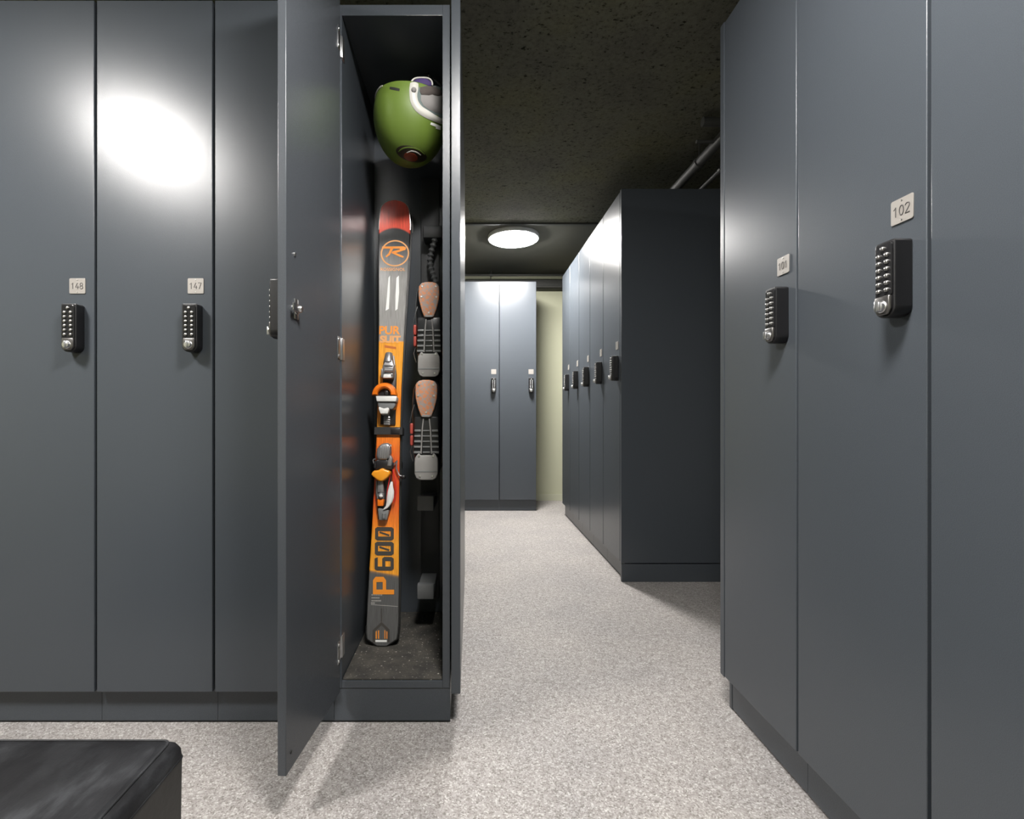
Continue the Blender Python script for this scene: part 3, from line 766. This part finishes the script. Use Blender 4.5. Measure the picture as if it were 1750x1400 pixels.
boot2 = dup(boot1, ((728.5-CX)*1.55/F, 1.55, CAMZ-(735-CY)*1.55/F), 0, 'lower ski boot, sole out, beside the ski bindings', 'ski boots in the open locker')
boot2.scale = (1.02, 1.0, 1.02)

# drying rack on the locker's back panel
M['rack'] = mat('dark rack plastic', (.040, .042, .044), .5, bump=.1, bscale=150)
M['rack_grey'] = mat('grey rack bracket', (.13, .135, .138), .5)
YBK = YL+D-.008
rk = thing('drying_rack', 'dark upright boot drying rack on the back panel of the open locker', 'rack', (-.150, YBK-.0005, .16))
b = MB(); b.box(-.034, .034, -.016, 0, .02, 1.56, .003); b.build('upright', 'rack', rk)
for z in (.107, .402):
    b = MB(); b.box(-.030, .026, -.165, -.016, z-.030, z+.004, .003); b.box(-.030, .026, -.185, -.160, z-.030, z+.020, .004); b.build('bracket', 'rack_grey', rk)
for bt in (boot1, boot2):
    z = bt.location.z-.16-.055
    b = MB(); b.cyl((.012, -.016, z), (.012, -.05, z), .022, .020, 18, .003); b.build('peg', 'rack', rk)
# corrugated air hose above the boots
b = MB(); pth = []; rad = []
for k in range(90):
    u = k/89; pth.append((.016+.012*sin(u*7), -.075-.01*cos(u*5), 1.075+.245*u)); rad.append(.0095+.0028*sin(k*1.05))
b.tube(pth, rad, 12); b.build('air_hose', 'rack_grey', rk)
b = MB(); b.box(-.02, .05, -.09, -.016, 1.315, 1.36, .006); b.build('hose_bracket', 'rack', rk)

# ------------------------------------------------------------------ green helmet
M['helmet'] = mat('green helmet shell', (.115, .180, .026), .48, spec=.5)
M['rim'] = mat('white helmet rim', (.55, .54, .50), .45)
M['pad_grey'] = mat('grey helmet lining', (.22, .21, .205), .85, bump=.4, bscale=300)
M['pad_brown'] = mat('brown mesh lining', (.075, .062, .056), .9, bump=.6, bscale=420)
M['pad_purple'] = mat('purple ear pad', (.05, .03, .12), .8, bump=.4, bscale=300)
M['pad_teal'] = mat('teal grey lining', (.12, .155, .15), .8, bump=.3, bscale=300)
M['badge_dark'] = mat('dark brown badge', (.030, .022, .014), .35)
M['badge_red'] = mat('red badge centre', (.20, .035, .015), .35)
HY = 1.585
HC = Vector(((701.5-CX)*HY/F, HY, CAMZ-(203-CY)*HY/F))
hel = thing('ski_helmet', 'green ski helmet with white trim, hung crown down in the top of the open locker', 'helmet', HC)
HR = Matrix.Rotation(radians(3), 3, 'Y')
SA = Vector((.1145, .122, .146))
T0 = radians(72.5)               # opening faces up
def hp(th, ph, k=1.0):
    q_ = 2.15                    # slightly squarer than an ellipsoid
    ca, sa = cos(ph), sin(ph)
    d = (abs(ca)**q_+abs(sa)**q_)**(-1/q_)
    return HR @ Vector((SA.x*k*ca*d*sin(th), SA.y*k*sa*d*sin(th), SA.z*k*cos(th)))
def rimring(th, k): return [hp(th, 2*pi*j/72, k) for j in range(72)]
b = MB()
outer = [rimring(T0+(pi-.02-T0)*i/40, 1) for i in range(41)]
inner = [rimring(pi-.02-(pi-.02-T0)*i/20, .90) for i in range(21)]
b.loft(outer+inner, closed=True); b.build('shell', 'helmet', hel, ang=70)
b = MB(); b.loft([rimring(T0+.015, .905), rimring(T0-.02, .93), rimring(T0-.025, .975), rimring(T0+.005, 1.003)], closed=True); b.build('rim', 'helmet', hel, ang=80)
b = MB(); b.loft([rimring(T0+.03, .895), rimring(T0+.03, .85), rimring(1.4, .85), rimring(2.2, .86), rimring(pi-.05, .86), rimring(pi-.05, .895), rimring(2.2, .895), rimring(1.4, .895)], closed=True); b.build('lining', 'pad_grey', hel, ang=70)
def at(px, py, y): return Vector(((px-CX)*y/F, y, CAMZ-(py-CY)*y/F))-HC
def on_shell(px, py, lift=1.0):
    """where the sight line through a picture point meets the helmet shell (found by marching)"""
    o = Vector((0, 0, CAMZ))-HC; d = Vector(((px-CX)/F, 1, -(py-CY)/F))
    inv = HR.inverted(); best = None
    def val(t):
        p = inv @ (o+d*t); x, y, z = p.x/SA.x/lift, p.y/SA.y/lift, p.z/SA.z/lift
        return ((abs(x)**2.15+abs(y)**2.15)**(2/2.15)+z*z)-1
    lo, hi = HY-.2, HY
    ts = [lo+(hi-lo)*k/200 for k in range(201)]
    vals = [val(t) for t in ts]
    for k in range(200):
        if vals[k] > 0 >= vals[k+1]:
            a, c = ts[k], ts[k+1]
            for _ in range(25):
                m_ = (a+c)/2
                if val(m_) > 0: a = m_
                else: c = m_
            return o+d*c
    k = min(range(201), key=lambda i: vals[i]); return o+d*ts[k]
def thick(t, name, m, ang=50, k=.965):
    e = bmesh.ops.extrude_face_region(t, geom=t.faces[:])
    for v in [v for v in e['geom'] if isinstance(v, bmesh.types.BMVert)]: v.co *= k
    bmesh.ops.recalc_face_normals(t, faces=t.faces[:])
    o = MB(); o._join(t); return o.build(name, m, hel, ang=ang)
def patch(name, m, pts, lift, bulge=.0, ctr=None, n=5):
    """soft pad or badge that follows the shell: outline in picture points, raised towards its middle"""
    cx_ = sum(p[0] for p in pts)/len(pts); cy_ = sum(p[1] for p in pts)/len(pts)
    if ctr: cx_, cy_ = ctr
    t = bmesh.new(); rows = []
    for i in range(n, 0, -1):
        r = i/n; rows.append([t.verts.new(on_shell(cx_+(x-cx_)*r, cy_+(y-cy_)*r, 1)*(lift+bulge*(1-r*r))) for x, y in pts])
    c = t.verts.new(on_shell(cx_, cy_, 1)*(lift+bulge)); N_ = len(pts)
    for a, b2 in zip(rows, rows[1:]):
        for k in range(N_): t.faces.new((a[k], a[(k+1) % N_], b2[(k+1) % N_], b2[k]))
    for k in range(N_): t.faces.new((rows[-1][k], rows[-1][(k+1) % N_], c))
    return thick(t, name, m)
def smooth_pts(P, n=5):
    out = []
    for i in range(len(P)-1):
        p0 = P[max(0, i-1)]; p1 = P[i]; p2 = P[i+1]; p3 = P[min(len(P)-1, i+2)]
        for k in range(n):
            t = k/n
            out.append(tuple(.5*((2*b)+(-a+c)*t+(2*a-5*b+4*c-d)*t*t+(-a+3*b-3*c+d)*t**3) for a, b, c, d in zip(p0, p1, p2, p3)))
    return out+[P[-1]]
def band(name, m, pts, lift, raise_=.0):
    """strip on the shell: pts are (x, y, width) in picture points"""
    pts = smooth_pts(pts); t = bmesh.new(); n = len(pts); rows = []
    for i, (x, y, w_) in enumerate(pts):
        a = pts[max(0, i-1)]; c = pts[min(n-1, i+1)]; dx, dy = c[0]-a[0], c[1]-a[1]; L = math.hypot(dx, dy); nx_, ny_ = -dy/L, dx/L
        rows.append([t.verts.new(on_shell(x+nx_*w_*k/4, y+ny_*w_*k/4)*(lift+raise_*(1-(k/2)**2))) for k in (-2, -1, 0, 1, 2)])
    for a, b2 in zip(rows, rows[1:]):
        for k in range(4): t.faces.new((a[k], a[k+1], b2[k+1], b2[k]))
    return thick(t, name, m)
def ell(cx_, cy_, rx, ry, rot=0, n=28):
    c, s_ = cos(radians(rot)), sin(radians(rot))
    return [(cx_+rx*cos(2*pi*k/n)*c-ry*sin(2*pi*k/n)*s_, cy_+rx*cos(2*pi*k/n)*s_+ry*sin(2*pi*k/n)*c) for k in range(n)]
# ear opening: white trim around soft pads
patch('ear_lining', 'pad_teal', [(712, 149), (709, 160), (711, 174), (717, 185), (728, 194), (742, 201), (756, 207), (764, 208), (766, 190), (764, 165), (758, 150), (745, 147), (728, 147)], 1.006, .0)
patch('ear_pad', 'pad_grey', [(719, 163), (719, 172), (724, 181), (732, 187), (743, 192), (754, 195), (760, 190), (760, 172), (755, 163), (738, 161)], 1.012, .05)
patch('mesh_pad', 'pad_brown', [(718, 150), (717, 156), (720, 162), (732, 163.5), (748, 165), (756, 164), (752, 155), (744, 149), (730, 147.5)], 1.016, .035)
band('ear_trim', 'rim', [(708, 143, 14), (707, 153, 15), (706.5, 164, 13), (709, 176, 13), (717, 187, 13), (729, 195, 13), (741, 201.5, 11), (753, 207, 9), (763, 210, 8)], 1.010, .035)
b = MB(); c = on_shell(707, 156)*1.045; b.ellipsoid(c, (.0078, .006, .0078), 18, 12); b.build('trim_rivet', 'pad_grey', hel)
# purple pad standing up behind the trim, edged in white
pc = at(721, 145, HY-.088)
b = MB(); b.ellipsoid(pc, (.030, .014, .0175), 26, 16); pu = b.build('neck_pad', 'pad_purple', hel, ang=80)
b = MB()
b.tube([pc+Vector((.0315*math.copysign(abs(cos(a))**.6, cos(a)), -.004, .0185*sin(a))) for a in [radians(-15+205*k/24) for k in range(25)]], .0026, 8); b.build('pad_edge', 'rim', pu)
# crown badge with rings, vent, marks, front trim line
patch('crown_badge', 'badge_dark', ell(703, 263, 27, 13, 16), 1.004)
band('badge_ring', 'helmet', [(681, 259, 1.5), (690, 253, 2), (703, 252, 2.2), (716, 256, 2), (726, 264, 1.5)], 1.010)
band('badge_ring', 'rim', [(695, 261, 1), (703, 258, 1.6), (712, 260, 1.6), (719, 265, 1)], 1.010)
patch('badge_centre', 'badge_red', ell(702, 268, 12, 7, 14), 1.010)
band('vent_slot', 'rubber', [(666, 150.5, 4), (672, 151.5, 4.6), (678, 152.7, 4.6), (683, 153.7, 4)], 1.004)
band('silver_mark', 'print_white', [(736, 211, 4), (744, 214, 4.4), (753, 218, 4)], 1.008)
band('silver_mark', 'print_white', [(745, 218.5, 2.2), (753, 221, 2.6)], 1.008)
b = MB(); b.tube([hp(T0+.01, radians(a), 1.004) for a in range(180, 229, 3)], [.0018]+[.0028]*15+[.0018], 8); b.build('front_trim', 'rim', hel)
# chin strap up to the hook
hkp = Vector((XR0-W*.5+.081, YL+.247, TOPZ-.0605))-HC
b = MB(); b.tube([at(757, 150, HY-.045), at(748, 142, HY-.02), at(741, 136, HY+.005), at(737, 130, HY+.015), hkp+Vector((-.002, 0, 0)), hkp+Vector((.004, .004, .002)), at(745, 134, HY+.02), at(756, 150, HY+.02)], .0022, 8)
b.build('chin_strap', 'rubber', hel)

# ------------------------------------------------------------------ camera and view
cd = bpy.data.cameras.new('camera'); cam = bpy.data.objects.new('camera', cd); COL.objects.link(cam)
cam.location = (0, 0, CAMZ); cam.rotation_euler = (pi/2, 0, 0)
cd.sensor_width = 36; cd.sensor_fit = 'HORIZONTAL'; cd.lens = F/1750*36
cd.shift_x = (875-CX)/1750; cd.shift_y = (CY-700)/1750
cd.clip_start = .02
S.camera = cam
w = bpy.data.worlds.new('world'); S.world = w; w.use_nodes = True
w.node_tree.nodes['Background'].inputs['Color'].default_value = (.0, .0, .0, 1)
w.node_tree.nodes['Background'].inputs['Strength'].default_value = 0
S.view_settings.view_transform = 'Standard'; S.view_settings.look = 'None'; S.view_settings.gamma = 1
S.view_settings.use_curve_mapping = False
S.view_settings.exposure = 0.0
S.cycles.max_bounces = 10; S.cycles.diffuse_bounces = 6; S.cycles.glossy_bounces = 6
S.cycles.sample_clamp_indirect = 6
